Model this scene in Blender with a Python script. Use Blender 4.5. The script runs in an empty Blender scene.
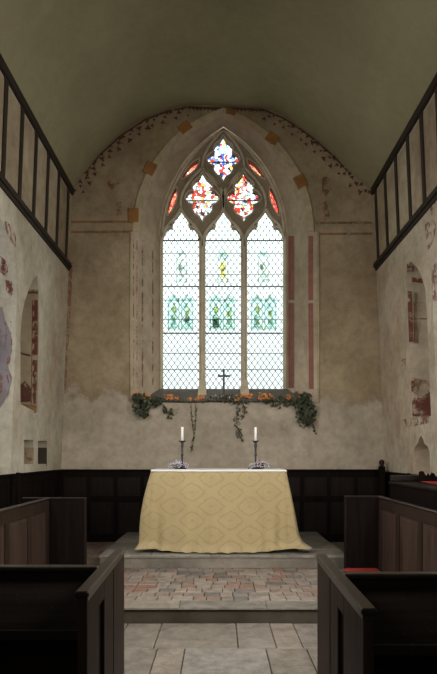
import bpy, bmesh, math, random
from mathutils import Vector, Matrix
random.seed(7)
C = bpy.context.scene.collection
SC = bpy.context.scene
# ------------------------------------------------------------ camera, sky, lights, exposure
F = 600.0; VX, VY = 219.0, 455.0; EYE = 1.47
cd = bpy.data.cameras.new('camera'); cam = bpy.data.objects.new('camera', cd); C.objects.link(cam)
cam.location = (0, 0, EYE); cam.rotation_euler = (math.pi/2, 0, 0)
cd.sensor_width = 36; cd.lens = F/674*36; cd.shift_x = (218.5-VX)/674; cd.shift_y = (VY-337)/674
cd.clip_start = 0.02; SC.camera = cam
SC.view_settings.view_transform = 'Standard'; SC.view_settings.look = 'None'
SC.view_settings.exposure = 0.0; SC.view_settings.gamma = 1; SC.view_settings.use_curve_mapping = False
w = bpy.data.worlds.new('sky'); SC.world = w; w.use_nodes = True
bg = w.node_tree.nodes['Background']; bg.inputs[0].default_value = (0.93, 0.98, 1.0, 1)
_t = w.node_tree; _c = _t.nodes.new('ShaderNodeTexCoord'); _s = _t.nodes.new('ShaderNodeSeparateXYZ'); _m = _t.nodes.new('ShaderNodeMapRange')
_t.links.new(_c.outputs['Generated'], _s.inputs[0]); _t.links.new(_s.outputs[2], _m.inputs[0])
_m.inputs[1].default_value = 0.08; _m.inputs[2].default_value = 0.45; _m.inputs[3].default_value = 2.5; _m.inputs[4].default_value = 4.6
_t.links.new(_m.outputs[0], bg.inputs[1])   # overcast sky, brighter higher up

def area(name, loc, aim, sx, sy, power, col=(1, 1, 1), portal=False):
    l = bpy.data.lights.new(name, 'AREA'); l.shape = 'RECTANGLE'; l.size = sx; l.size_y = sy
    l.energy = power; l.color = col
    o = bpy.data.objects.new(name, l); C.objects.link(o); o.location = loc
    o.rotation_euler = (Vector(aim)-Vector(loc)).to_track_quat('-Z', 'Z').to_euler()
    if portal: l.cycles.is_portal = True
    elif 'side' in name: l.spread = math.radians(128)
    return o
# added daylight fill standing in for unseen windows near and behind the camera
area('west_fill_light', (0.0, -4.7, 4.2), (0, 9, 2.6), 2.2, 2.2, 50, (1.0, 0.95, 0.88))
area('side_light_north', (-2.1, 3.6, 2.9), (2.2, 6.6, 1.5), 1.5, 1.9, 118, (1.0, 0.96, 0.91))
area('side_light_south', (2.15, 3.6, 2.9), (-2.2, 6.6, 1.5), 1.5, 1.9, 122, (1.0, 0.95, 0.88))
area('portal_east', (0.07, 10.3, 4.2), (0.07, 0, 4.2), 2.3, 4.2, 1, portal=True)
area('portal_north', (-3.25, 6.25, 3.0), (0, 6.25, 3.0), 1.8, 2.2, 1, portal=True)
area('portal_south', (3.35, 6.2, 3.0), (0, 6.2, 3.0), 1.8, 2.2, 1, portal=True)

# ------------------------------------------------------------ helpers
def P(px, py, Y): return Vector(((px-VX)*Y/F, Y, EYE-(py-VY)*Y/F))
def hwL(z): return 2.43-0.038*(z-1.2)
def hwR(z): return 2.55-0.042*(z-1.2)
def wallYZ(px, py, side):
    z = 3.0
    for _ in range(12):
        h = hwL(z) if side < 0 else hwR(z)
        Y = F*h/abs(px-VX); z = EYE-(py-VY)*Y/F
    return (Y, z)

def link(name, me, mats, parent=None):
    o = bpy.data.objects.new(name, me); C.objects.link(o)
    for m in (mats if isinstance(mats, (list, tuple)) else [mats]): me.materials.append(m)
    if parent: o.parent = parent
    return o
def struct(o): o['kind'] = 'structure'; return o
def tag(o, label, cat, group=None):
    o['label'] = label; o['category'] = cat
    if group: o['group'] = group
    return o
def empty(name, loc=(0, 0, 0)):
    o = bpy.data.objects.new(name, None); C.objects.link(o); o.location = loc; o.empty_display_size = .1
    bpy.context.view_layer.update()
    return o
def thing(name, label, cat, loc=(0, 0, 0), group=None):
    return tag(empty(name, loc), label, cat, group)

class MB:
    def __init__(s): s.bm = bmesh.new()
    def box(s, x0, x1, y0, y1, z0, z1, mi=0, bev=0.0, M=None):
        r = bmesh.ops.create_cube(s.bm, size=1.0)
        vs = r['verts']
        for v in vs:
            v.co = Vector((x0+(v.co.x+.5)*(x1-x0), y0+(v.co.y+.5)*(y1-y0), z0+(v.co.z+.5)*(z1-z0)))
        fs = set(f for v in vs for f in v.link_faces)
        for f in fs: f.material_index = mi
        if bev > 0:
            es = list(set(e for v in vs for e in v.link_edges))
            rr = bmesh.ops.bevel(s.bm, geom=es, offset=bev, segments=1, affect='EDGES')
            vs = list(set(v for f in rr['faces'] for v in f.verts) | set(v for v in vs if v.is_valid))
        if M is not None:
            for v in vs: v.co = M @ v.co
        return s
    def poly(s, pts, mi=0):
        f = s.bm.faces.new([s.bm.verts.new(p) for p in pts]); f.material_index = mi; return s
    def prism(s, pts, vec, mi=0):
        a = [s.bm.verts.new(p) for p in pts]; b = [s.bm.verts.new(Vector(p)+Vector(vec)) for p in pts]
        n = len(pts)
        fs = [s.bm.faces.new(a[::-1]), s.bm.faces.new(b)]
        for i in range(n): fs.append(s.bm.faces.new((a[i], a[(i+1) % n], b[(i+1) % n], b[i])))
        for f in fs: f.material_index = mi
        return s
    def tube(s, pts, r, n=6, mi=0, taper=None):
        pts = [Vector(p) for p in pts]; rings = []
        for i, p in enumerate(pts):
            d = (pts[min(i+1, len(pts)-1)]-pts[max(i-1, 0)]).normalized()
            up = Vector((0, 1, 0)) if abs(d.y) < .9 else Vector((1, 0, 0))
            a = d.cross(up).normalized(); b = d.cross(a).normalized()
            rr = r*(taper[i] if taper else 1)
            rings.append([s.bm.verts.new(p+rr*(math.cos(2*math.pi*k/n)*a+math.sin(2*math.pi*k/n)*b)) for k in range(n)])
        for i in range(len(rings)-1):
            for k in range(n):
                f = s.bm.faces.new((rings[i][k], rings[i][(k+1) % n], rings[i+1][(k+1) % n], rings[i+1][k])); f.material_index = mi; f.smooth = True
        s.bm.faces.new(rings[0][::-1]).material_index = mi; s.bm.faces.new(rings[-1]).material_index = mi
        return s
    def lathe(s, prof, c, n=20, mi=0):
        c = Vector(c); rings = [[s.bm.verts.new(c+Vector((r*math.cos(2*math.pi*k/n), r*math.sin(2*math.pi*k/n), z))) for k in range(n)] for r, z in prof]
        for i in range(len(rings)-1):
            for k in range(n):
                f = s.bm.faces.new((rings[i][k], rings[i][(k+1) % n], rings[i+1][(k+1) % n], rings[i+1][k])); f.smooth = True; f.material_index = mi
        s.bm.faces.new(rings[0][::-1]); s.bm.faces.new(rings[-1])
        return s
    def build(s, name, mats, parent=None, recalc=True):
        if recalc: bmesh.ops.recalc_face_normals(s.bm, faces=s.bm.faces)
        me = bpy.data.meshes.new(name); s.bm.to_mesh(me); s.bm.free()
        o = link(name, me, mats, parent)
        if parent: o.matrix_parent_inverse = parent.matrix_world.inverted()
        return o

def filled(name, outlines, ext, bev, fn, mats, parent=None, res=0):
    cu = bpy.data.curves.new(name, 'CURVE'); cu.dimensions = '2D'; cu.fill_mode = 'BOTH'
    cu.extrude = ext; cu.bevel_depth = bev; cu.bevel_resolution = res
    for ol in outlines:
        cu.offset = -bev; sp = cu.splines.new('POLY'); sp.points.add(len(ol)-1); sp.use_cyclic_u = True
        for i, (a, b) in enumerate(ol): sp.points[i].co = (a, b, 0, 1)
    t = bpy.data.objects.new('tmp', cu); C.objects.link(t)
    bpy.context.view_layer.update()
    dg = bpy.context.evaluated_depsgraph_get()
    me = bpy.data.meshes.new_from_object(t.evaluated_get(dg)); bpy.data.objects.remove(t); bpy.data.curves.remove(cu)
    for v in me.vertices: v.co = fn(*v.co)
    bm = bmesh.new(); bm.from_mesh(me); bmesh.ops.recalc_face_normals(bm, faces=bm.faces); bm.to_mesh(me); bm.free()
    me.materials.clear(); me.name = name
    o = link(name, me, mats, parent)
    if parent: o.matrix_parent_inverse = parent.matrix_world.inverted()
    return o

def smooth(pts, k=4, closed=False):
    n = len(pts); out = []
    rng = range(n if closed else n-1)
    for i in rng:
        g = lambda j: Vector(pts[j % n]) if closed else Vector(pts[max(0, min(n-1, j))])
        p0, p1, p2, p3 = g(i-1), g(i), g(i+1), g(i+2)
        for s in range(k):
            t = s/k
            out.append(tuple(.5*((2*p1)+(p2-p0)*t+(2*p0-5*p1+4*p2-p3)*t*t+(3*p1-p0-3*p2+p3)*t**3)))
    if not closed: out.append(tuple(pts[-1]))
    return out

# ------------------------------------------------------------ materials
def mat(name, rough=.8, col=(.5, .5, .5), spec=.3):
    m = bpy.data.materials.new(name); m.use_nodes = True
    b = m.node_tree.nodes['Principled BSDF']; b.inputs['Base Color'].default_value = (*col, 1)
    b.inputs['Roughness'].default_value = rough; b.inputs['Specular IOR Level'].default_value = spec
    return m
class N:
    def __init__(s, m): s.m = m; s.t = m.node_tree; s.b = s.t.nodes['Principled BSDF']; s.co = s.n('ShaderNodeTexCoord').outputs['Object']
    def n(s, t, **k):
        o = s.t.nodes.new(t)
        for a, v in k.items(): setattr(o, a, v)
        return o
    def l(s, a, b): s.t.links.new(a, b)
    def mapp(s, sc=(1, 1, 1), rot=(0, 0, 0), src=None, loc=(0, 0, 0)):
        q = s.n('ShaderNodeMapping'); s.l(src or s.co, q.inputs[0]); q.inputs['Scale'].default_value = sc; q.inputs['Rotation'].default_value = rot; q.inputs['Location'].default_value = loc
        return q.outputs[0]
    def noise(s, scale, detail=4, src=None, rough=.6):
        q = s.n('ShaderNodeTexNoise'); s.l(src or s.co, q.inputs['Vector']); q.inputs['Scale'].default_value = scale; q.inputs['Detail'].default_value = detail; q.inputs['Roughness'].default_value = rough
        return q.outputs[0]
    def ramp(s, f, stops, mode='LINEAR'):
        q = s.n('ShaderNodeValToRGB'); s.l(f, q.inputs[0]); e = q.color_ramp.elements; q.color_ramp.interpolation = mode
        while len(e) < len(stops): e.new(.5)
        for i, (p, c) in enumerate(stops):
            e[i].position = p; e[i].color = (*c, 1) if len(c) == 3 else c
        return q.outputs[0]
    def mix(s, f, a, b, mode='MIX'):
        q = s.n('ShaderNodeMix', data_type='RGBA', blend_type=mode)
        for v, i in ((f, 0), (a, 6), (b, 7)):
            if hasattr(v, 'links'): s.l(v, q.inputs[i])
            elif i == 0: q.inputs[0].default_value = v
            else: q.inputs[i].default_value = (*v, 1)
        return q.outputs[2]
    def math(s, op, a, b=0, c=None):
        q = s.n('ShaderNodeMath', operation=op)
        for i, v in enumerate((a, b, c)):
            if v is None: continue
            if hasattr(v, 'links'): s.l(v, q.inputs[i])
            else: q.inputs[i].default_value = v
        return q.outputs[0]
    def bump(s, h, st=.3, d=.01):
        q = s.n('ShaderNodeBump'); s.l(h, q.inputs['Height']); q.inputs['Strength'].default_value = st; q.inputs['Distance'].default_value = d
        s.l(q.outputs[0], s.b.inputs['Normal'])
    def sep(s, src=None):
        q = s.n('ShaderNodeSeparateXYZ'); s.l(src or s.co, q.inputs[0]); return q.outputs
    def color(s, c): s.l(c, s.b.inputs['Base Color'])

def W(v): return (v, v, v)
def plaster(name, hi, lo, stain, split=None, below=None, st_lo=.52, st_hi=.72, bump=.35, grit=.66):
    m = mat(name, .92, spec=.12); q = N(m)
    c = q.ramp(q.noise(1.1, 6), [(.32, lo), (.68, hi)])
    c = q.mix(q.ramp(q.noise(.8, 8, q.mapp((1, 1, .45), loc=(3, 7, 1)), .7), [(st_lo, W(0)), (st_hi, W(1))]), c, stain)
    if split:
        z = q.sep()[2]; nn = q.math('MULTIPLY', q.math('SUBTRACT', q.noise(1.6, 7), .5), 1.1)
        zz = q.math('ADD', z, nn)
        k = q.ramp(q.math('MULTIPLY', zz, .1), [((split-.05)/10, W(1)), ((split+.05)/10, W(0))])
        lowc = q.ramp(q.noise(1.7, 6, q.mapp(loc=(5, 0, 0))), [(.3, tuple(x*.72 for x in below)), (.65, below)])
        c = q.mix(k, c, lowc)
        edge = q.ramp(q.math('MULTIPLY', zz, .1), [((split-.10)/10, W(0)), ((split)/10, W(.3)), ((split+.15)/10, W(0))])
        c = q.mix(edge, c, tuple(x*.55 for x in stain))
    sc = q.ramp(q.noise(6, 10, rough=.78), [(.28, W(grit)), (.58, W(1.04))])
    c = q.mix(1, c, sc, 'MULTIPLY')
    q.color(c); q.bump(q.noise(5, 8, rough=.65), bump, .03)
    return m
M_east = plaster('east_plaster', (.39, .31, .205), (.24, .185, .115), (.27, .18, .095), 2.44, (.45, .385, .30))
M_left = plaster('north_plaster', (.56, .52, .43), (.37, .325, .245), (.38, .29, .19), None)
M_right = plaster('south_plaster', (.56, .49, .385), (.38, .32, .23), (.40, .29, .19), None)
M_panel = plaster('timber_panel_plaster', (.46, .39, .27), (.30, .24, .16), (.2, .13, .09))
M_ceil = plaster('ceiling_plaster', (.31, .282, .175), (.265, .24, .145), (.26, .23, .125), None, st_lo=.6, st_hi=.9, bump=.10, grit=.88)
M_stone = plaster('shaded_window_stone', (.34, .28, .20), (.24, .195, .135), (.22, .17, .11), None, bump=.3)  # darker copy of the tracery stone, shade of the hollows in its colour
M_roll = plaster('lit_roll_stone', (.62, .54, .41), (.48, .41, .30), (.40, .33, .22), None, bump=.2)  # paler copy of the same stone, light on the rolls in its colour
M_splay = plaster('splay_plaster', (.52, .43, .32), (.37, .295, .21), (.42, .29, .21), None)
M_sill = plaster('window_sill_stone', (.19, .175, .15), (.12, .11, .095), (.13, .11, .09))
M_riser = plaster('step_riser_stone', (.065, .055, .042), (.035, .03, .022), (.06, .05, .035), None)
M_cream = plaster('cream_moulding', (.50, .43, .28), (.38, .32, .2), (.38, .28, .16))
M_ochre = plaster('ochre_paint', (.34, .17, .055), (.24, .115, .04), (.2, .09, .05))
M_whitew = plaster('white_reveal', (.32, .28, .29), (.17, .145, .15), (.22, .14, .12))

def paint(name, col, keep=.35, scale=14):
    """worn wall paint: colour broken up with transparent gaps"""
    m = mat(name, .9, col, .1); q = N(m)
    q.color(q.mix(q.noise(6, 4), tuple(x*.7 for x in col), tuple(min(1, x*1.3) for x in col)))
    q.l(q.ramp(q.noise(scale, 6, rough=.75), [(keep, W(0)), (keep+.14, W(1))]), q.b.inputs['Alpha'])
    return m
M_red = paint('worn_red_paint', (.14, .048, .038), .38, 9)
M_band = paint('band_red_paint', (.25, .115, .09), .30, 9)
M_redfaint = paint('faint_red_paint', (.24, .11, .08), .47, 9)
M_dk = paint('worn_brown_paint', (.10, .045, .035), .36, 20)
M_och2 = paint('faint_ochre_paint', (.23, .13, .065), .36, 6)

def wood(name, a, b, rough=.55, spec=.10, axis=2, dust=0):
    m = mat(name, rough, spec=spec); q = N(m)
    sc = [14, 14, 14]; sc[axis] = 1.1
    g = q.noise(1.6, 7, q.mapp(tuple(sc)), .65)
    c = q.ramp(g, [(.3, a), (.72, b)])
    if dust:
        v = q.n('ShaderNodeTexVoronoi'); q.l(q.co, v.inputs['Vector']); v.inputs['Scale'].default_value = 30
        d = q.ramp(v.outputs['Distance'], [(.05, W(1)), (.12, W(0))])
        c = q.mix(q.math('MULTIPLY', d, dust), c, (.35, .33, .32))
    q.color(c); q.bump(g, .25, .004)
    return m
M_wood = wood('dark_oak', (.0045, .0028, .0023), (.015, .0092, .007))
M_woodh = wood('dark_oak_rail', (.0045, .0028, .0023), (.015, .0092, .007), axis=1, rough=.3, spec=.6)
M_woodx = wood('dark_oak_cross_rail', (.0045, .0028, .0023), (.015, .0092, .007), axis=0, rough=.3, spec=.6)
M_black = wood('blackened_oak', (.0035, .0024, .002), (.010, .0065, .0052), .7, .04)
M_warm = wood('worn_oak_panel', (.011, .0062, .0048), (.038, .022, .0165), .55, .15)
M_warm2 = wood('faded_oak_panel', (.022, .013, .010), (.065, .041, .032), .55, .15)
M_desk = wood('dusty_oak_desk', (.008, .006, .005), (.018, .014, .012), .85, .04, axis=0, dust=.10)
M_beam = wood('old_beam', (.018, .013, .010), (.042, .031, .022), .75, .2, axis=1)
M_stud = wood('old_stud', (.022, .016, .012), (.05, .037, .027), .8, .2, axis=2)

# glass
def glass(name, tint, lattice=None, vor=None, lead=.045):
    m = bpy.data.materials.new(name); m.use_nodes = True; t = m.node_tree; t.nodes.remove(t.nodes['Principled BSDF'])
    out = t.nodes['Material Output']; tr = t.nodes.new('ShaderNodeBsdfTransparent'); df = t.nodes.new('ShaderNodeBsdfDiffuse'); df.inputs[0].default_value = (.02, .02, .02, 1)
    gl = t.nodes.new('ShaderNodeBsdfGlossy'); gl.inputs['Roughness'].default_value = .08
    g0 = t.nodes.new('ShaderNodeMixShader'); g0.inputs[0].default_value = .03
    t.links.new(tr.outputs[0], g0.inputs[1]); t.links.new(gl.outputs[0], g0.inputs[2])
    q = N.__new__(N); q.m = m; q.t = t; q.co = q.n('ShaderNodeTexCoord').outputs['Object']
    c = q.mix(q.noise(3, 3), tint, tuple(min(1, x*1.18) for x in tint)); k = None
    if vor:
        v = q.n('ShaderNodeTexVoronoi'); q.l(q.mapp((1, .1, 1)), v.inputs['Vector']); v.inputs['Scale'].default_value = vor[0]
        s = q.n('ShaderNodeSeparateColor'); q.l(v.outputs['Color'], s.inputs[0])
        c = q.ramp(s.outputs[0], vor[1], 'CONSTANT')
        v2 = q.n('ShaderNodeTexVoronoi', feature='DISTANCE_TO_EDGE'); q.l(q.mapp((1, .1, 1)), v2.inputs['Vector']); v2.inputs['Scale'].default_value = vor[0]
        k = q.math('LESS_THAN', v2.outputs['Distance'], lead)
    if lattice:
        sx = q.sep(); a, b = lattice
        u = q.math('DIVIDE', sx[0], a); vv = q.math('DIVIDE', sx[2], b)
        f = lambda e: q.math('ABSOLUTE', q.math('SUBTRACT', q.math('FRACT', e), .5))
        l1 = q.math('LESS_THAN', f(q.math('ADD', u, vv)), lead); l2 = q.math('LESS_THAN', f(q.math('SUBTRACT', u, vv)), lead)
        k = q.math('MAXIMUM', l1, l2)
    q.l(c, tr.inputs[0])
    if k is None: t.links.new(g0.outputs[0], out.inputs[0])
    else:
        mx = t.nodes.new('ShaderNodeMixShader'); q.l(k, mx.inputs[0]); t.links.new(g0.outputs[0], mx.inputs[1]); t.links.new(df.outputs[0], mx.inputs[2]); t.links.new(mx.outputs[0], out.inputs[0])
    return m
M_quarry = glass('leaded_quarry_glass', (.44, .50, .475), lattice=(.098, .136), lead=.066)
R_ = (.62, .03, .02); Wh = (.95, .97, .98); Bl = (.06, .12, .6); Ye = (.85, .6, .08); Dk = (.02, .02, .03); Pk = (.75, .35, .3)
M_frag = glass('medieval_fragment_glass', Wh, vor=(23, [(0, (.5, .55, .52)), (.34, (.22, .27, .27)), (.44, (.4, .03, .02)), (.56, (.3, .14, .11)), (.62, (.5, .53, .5)), (.80, (.36, .27, .05)), (.86, Dk), (.91, (.25, .03, .02))]), lead=.055)
M_fragb = glass('blue_fragment_glass', Wh, vor=(23, [(0, (.5, .55, .58)), (.34, (.04, .07, .30)), (.44, (.2, .26, .42)), (.56, (.5, .52, .5)), (.68, (.4, .03, .02)), (.76, (.1, .13, .2)), (.84, Ye), (.89, Dk), (.95, (.3, .4, .75))]), lead=.04)
M_fragr = glass('red_fragment_glass', Wh, vor=(28, [(0, (.5, .04, .03)), (.35, (.6, .14, .08)), (.6, (.6, .3, .08)), (.68, (.5, .2, .12)), (.82, (.8, .7, .6)), (.9, (.2, .03, .03))]), lead=.05)
M_gteal = glass('teal_painted_glass', (.34, .47, .46), vor=(34, [(0, (.50, .66, .64)), (.3, (.75, .92, .88)), (.55, (.42, .56, .53)), (.7, (.65, .82, .72)), (.88, (.75, .75, .5))]), lead=.03)
M_gyel = glass('yellow_painted_glass', (.62, .52, .10), vor=(40, [(0, (.9, .75, .2)), (.4, (.95, .9, .5)), (.7, (.75, .62, .15)), (.85, (.9, .95, .8))]), lead=.05)
M_gpale = glass('pale_painted_glass', (.47, .58, .55), vor=(38, [(0, (.72, .86, .84)), (.3, (.95, 1, .98)), (.55, (.65, .75, .65)), (.72, (.88, .85, .5)), (.82, (.55, .7, .66)), (.92, (.4, .42, .3))]), lead=.03)
M_gdark = glass('dark_painted_glass', (.26, .28, .22)); M_gplain = glass('plain_glass', (.30, .32, .35))
M_lead = mat('lead_bar', .6, (.045, .05, .05))
M_iron = mat('dark_iron', .5, (.018, .018, .02), .5)

# ------------------------------------------------------------ setting: walls
YE = 9.23; YW = -5.0; TOP = 5.53
prof_px = [(72, 191), (84, 173), (99, 154), (120, 135), (144, 119), (168, 110), (188, 106), (225, 107), (262, 108), (284, 117), (308, 133), (334, 155), (352, 174), (373, 191)]
prof = [((x-VX)*YE/F, EYE-(y-VY)*YE/F) for x, y in prof_px]
prof[0] = (-hwL(TOP), TOP); prof[-1] = (hwR(TOP), TOP)
# window arch at wall face (inner edge of the painted ring)
def arch(cx, a, base, spring, rise, n=14):
    R = (a*a+rise*rise)/(2*a); pts = [(cx-a, base)]
    for i in range(n+1):
        z = rise*math.sin(math.pi/2*i/n) if False else rise*i/n
        pts.append((cx+(R-a)-math.sqrt(max(0, R*R-z*z)), spring+z))
    pts += [(2*cx-x, z) for x, z in reversed(pts[:-1])]
    return pts
s9 = YE/F
ring_in = arch((223.3-VX)*s9, 84.5*s9, EYE+52.5*s9, EYE+(VY-232)*s9, 118*s9)
ring_out = arch((223.3-VX)*s9, 90.3*s9, EYE+52.5*s9, EYE+(VY-232)*s9, 123.5*s9)
YB = 9.74; sB = YB/F
frame_in = arch((223.3-VX)*sB, 64.5*sB, EYE+66.0*sB, EYE+(VY-238)*sB, 112*sB)
outer = [(-hwL(-.02)-.05, -.02)] + [(x*1.03, TOP+(z-TOP)*1.04+.03) for x, z in prof] + [(hwR(-.02)+.05, -.02)]
wall_east = struct(filled('wall_east', [outer, ring_in], 0, 0, lambda a, b, c: Vector((a, YE, b)), M_east))
# splay (sill, jambs and soffit of the window recess)
m = MB(); n = len(ring_in)
A = [m.bm.verts.new((x, YE, z)) for x, z in ring_in]; B = [m.bm.verts.new((x, YB+.02, z)) for x, z in frame_in]
for i in range(n):
    j = (i+1) % n; f = m.bm.faces.new((A[i], A[j], B[j], B[i])); f.smooth = i < n-1; f.material_index = int(i == n-1)
splay = m.build('window_splay', [M_splay, M_sill], wall_east, recalc=False)
# painted ring of stone: cream roll with ochre blocks
m = MB(); L = len(ring_in)
half = (L-1)//2
for i in range(1, L-2):
    a0, a1, b0, b1 = ring_in[i], ring_in[i+1] if i+1 < L else None, ring_out[i], ring_out[i+1] if i+1 < L else None
    if a1 is None: continue
    k = i if i <= half else L-1-i
    mi = 0
    pts = [Vector((a0[0], YE-.028, a0[1])), Vector((a1[0], YE-.028, a1[1])), Vector((b1[0], YE-.028, b1[1])), Vector((b0[0], YE-.028, b0[1]))]
    m.prism(pts, (0, .028, 0), mi)
m.build('arch_moulding', M_cream, wall_east)
zl0, zl1 = ring_in[0][1], ring_in[1][1]
m = MB(); m.box((131-VX)*s9, ring_in[0][0], YE-.022, YE+.004, zl0, zl1, bev=.006); m.build('jamb_moulding', M_splay, wall_east)
m = MB(); m.box(ring_in[-1][0], (317.5-VX)*s9, YE-.022, YE+.004, zl0, zl1, bev=.006); m.build('jamb_moulding', M_splay, wall_east)
m = MB(); m.tube([((318.5-VX)*s9, YE-.012, zl0), ((318.5-VX)*s9, YE-.012, zl1)], .016, 8); m.tube([((130.4-VX)*s9, YE-.008, zl0), ((130.4-VX)*s9, YE-.008, zl1)], .012, 8); m.build('edge_roll', M_cream, wall_east)
m = MB()
def blockpoly(cx, cy, w, h, ang, mi=0, d=.032):
    r = math.radians(ang); pts = []
    for dx, dy in ((-w, -h), (w, -h), (w, h), (-w, h)):
        pts.append(P(cx+dx*math.cos(r)-dy*math.sin(r), cy+dx*math.sin(r)+dy*math.cos(r), YE-d))
    m.prism(pts, (0, d, 0), mi)
for cx, cy, w, h, a in ((133.5, 215, 5.0, 7, 0), (150, 168, 5.2, 6.2, 28), (185, 127, 6.2, 4.8, -36), (231, 111.5, 5, 3, 14), (272.5, 138, 6.2, 4.8, 36), (300.5, 181, 5.2, 6.2, -26)):
    blockpoly(cx, cy, w, h, a)
m.build('ochre_block', M_ochre, wall_east)
# painted decoration on the east wall
def wallpatch(name, polys, mt, Y=YE-.004, parent=None):
    q = MB()
    for pl in polys: q.poly([P(x, y, Y) for x, y in pl])
    return q.build(name, mt, parent, recalc=False)
fr = []
for x0, x1, y in ((71, 132, 222), (71, 132, 232), (316, 372, 223), (320, 372, 234)):
    fr.append([(x0, y-1.2), (x1, y-1.6), (x1, y+.8), (x0, y+1.2)])
wallpatch('painted_frieze', fr, M_och2, parent=wall_east)
rng = random.Random(3)
sc = []
for i in range(len(prof_px)-1):
    (xa, ya), (xb, yb) = prof_px[i], prof_px[i+1]
    d = math.hypot(xb-xa, yb-ya); nx, ny = -(yb-ya)/d, (xb-xa)/d
    k = max(2, int(d/3.6))
    for j in range(k):
        t = (j+.5)/k; off = (2.2, 9.5, 5)[j % 3]+rng.uniform(-.7, .7)
        if 185 < xa < 262: off = 2.5
        cx, cy = xa+(xb-xa)*t+nx*off, ya+(yb-ya)*t+ny*off; an = rng.uniform(0, 6.28); r = rng.uniform(1.6, 2.9)
        if xa < 125 or xa > 305: r *= 1.35
        pts = []
        for q in range(7):
            a = an+2*math.pi*q/7; rr = r*(1 if q % 2 else .45)
            pts.append((cx+rr*math.cos(a), cy+rr*math.sin(a)))
        sc.append(pts)
wallpatch('painted_scrollwork', sc, M_dk, parent=wall_east)
sc2 = []
for side in (0, 1):   # winding stem line of the scroll and edge line
    pts = prof_px
    for off, wd in ((.2, 1.9),):
        for i in range(1, len(pts)-2):
            if off > 5 and 3 < i < 10: continue
            (xa, ya), (xb, yb) = pts[i], pts[i+1]; d = math.hypot(xb-xa, yb-ya); nx, ny = -(yb-ya)/d, (xb-xa)/d
            sc2.append([(xa+nx*off, ya+ny*off), (xb+nx*off, yb+ny*off), (xb+nx*(off+wd), yb+ny*(off+wd)), (xa+nx*(off+wd), ya+ny*(off+wd))])
    break
wallpatch('painted_edge_line', sc2, M_dk, Y=YE-.003, parent=wall_east)
wallpatch('painted_figure_trace', [[(116, 202), (121, 202), (122, 215), (117, 216)], [(322, 178), (329, 175), (332, 188), (326, 197), (322, 190)], [(322, 205), (326, 198), (330, 216), (324, 222)], [(106, 183), (114, 178), (120, 184), (112, 190)]], M_redfaint, Y=YE-.005, parent=wall_east)
wallpatch('corner_stain', [[(69, 262), (73, 262), (70, 320), (66, 390), (63.5, 390), (66, 320)], [(378, 268), (383, 268), (384, 330), (384.5, 370), (381, 370), (380, 300)]], M_redfaint, Y=YE-.006, parent=wall_east)
# red bands on the jambs of the window recess
def splaypt(px, py):   # right or left jamb plane between the ring and the frame
    s = 1 if px > 223 else -1
    xa, ya = (223.3-VX+s*84.5)*s9, YE; xb, yb = (223.3-VX+s*64.5)*sB, YB+.02
    k = (px-VX)/F; t = (k*ya-xa)/((xb-xa)-k*(yb-ya)); Y = ya+t*(yb-ya)
    return Vector((xa+t*(xb-xa)-s*.004, Y-.002, EYE-(py-VY)*Y/F))
m = MB()
for x0, x1, y0, y1 in ((288.6, 294.5, 236, 300), (288.6, 294.5, 303, 388)):
    m.poly([splaypt(x0, y0), splaypt(x1, y0), splaypt(x1, y1), splaypt(x0, y1)])
m.build('painted_band', M_band, wall_east, recalc=False)
m = MB()
for x0, x1, y0, y1 in ((141.5, 143, 240, 388), (152, 153.2, 250, 385)):
    m.poly([splaypt(x0, y0), splaypt(x1, y0), splaypt(x1, y1), splaypt(x0, y1)])
m.build('faded_painted_band', M_redfaint, wall_east, recalc=False)
wallpatch('painted_band_line', [[(133, 240), (134, 240), (134, 389), (133, 389)], [(136.5, 240), (137.4, 240), (137.4, 389), (136.5, 389)]], M_redfaint, Y=YE-.027, parent=wall_east)
wallpatch('painted_band', [[(308.3, 236), (313.2, 236), (313.2, 300), (308.3, 300)], [(308.3, 303), (313.2, 303), (313.7, 389), (308.8, 389)]], M_band, Y=YE-.027, parent=wall_east)

# ---- side walls with their recesses
def sidewall(name, side, holes, mt, parent_paint=True):
    h = hwL if side < 0 else hwR
    ol = [(YW, -.02), (YE+.02, -.02), (YE+.02, TOP), (YW, TOP)]
    D = .5
    return struct(filled(name, [ol]+[p for p, d in holes], D/2, 0, lambda a, b, c: Vector((side*(h(b)+D/2+c), a, b)), mt))
def pxs(pts, side): return [wallYZ(x, y, side) for x, y in pts]
nicheL = pxs([(20.5, 404), (20.3, 340), (21.5, 318), (24.5, 302), (29, 289), (33, 280), (37.3, 275), (38.6, 290), (38.8, 340), (36.3, 412)], -1)
win = lambda y0, y1, zb=2.1: [(y0, zb), (y0, 3.15)]+[(y0+(y1-y0)*(.5-.5*math.cos(t)), 3.15+.85*math.sin(t)**.85) for t in [math.pi*i/12 for i in range(1, 12)]]+[(y1, 3.15), (y1, zb)]
aumb1 = pxs([(24, 440), (33.5, 440), (33.5, 464), (24, 464.5)], -1)
aumb2 = pxs([(38, 441), (47, 441), (47, 464), (38, 464)], -1)
nicheR = pxs([(412.3, 417.5), (409.5, 350), (406.8, 300), (406, 280), (406.5, 268), (410.5, 262), (416, 266), (421, 275), (425.5, 290), (428, 340), (431, 416)], 1)
piscina = pxs([(413.5, 473), (413.5, 452), (415, 446.5), (417.8, 443.5), (419, 439), (421, 435.3), (423, 439), (424.3, 443.5), (427.6, 446.5), (429.5, 452), (430, 473)], 1)
wl = sidewall('wall_north', -1, [(nicheL, .4), (win(5.55, 6.98, 1.33), .5), (aumb1, .2), (aumb2, .2)], M_left)
wr = sidewall('wall_south', 1, [(nicheR, .4), (win(5.45, 6.92), .5), (piscina, .3)], M_right)
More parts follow.
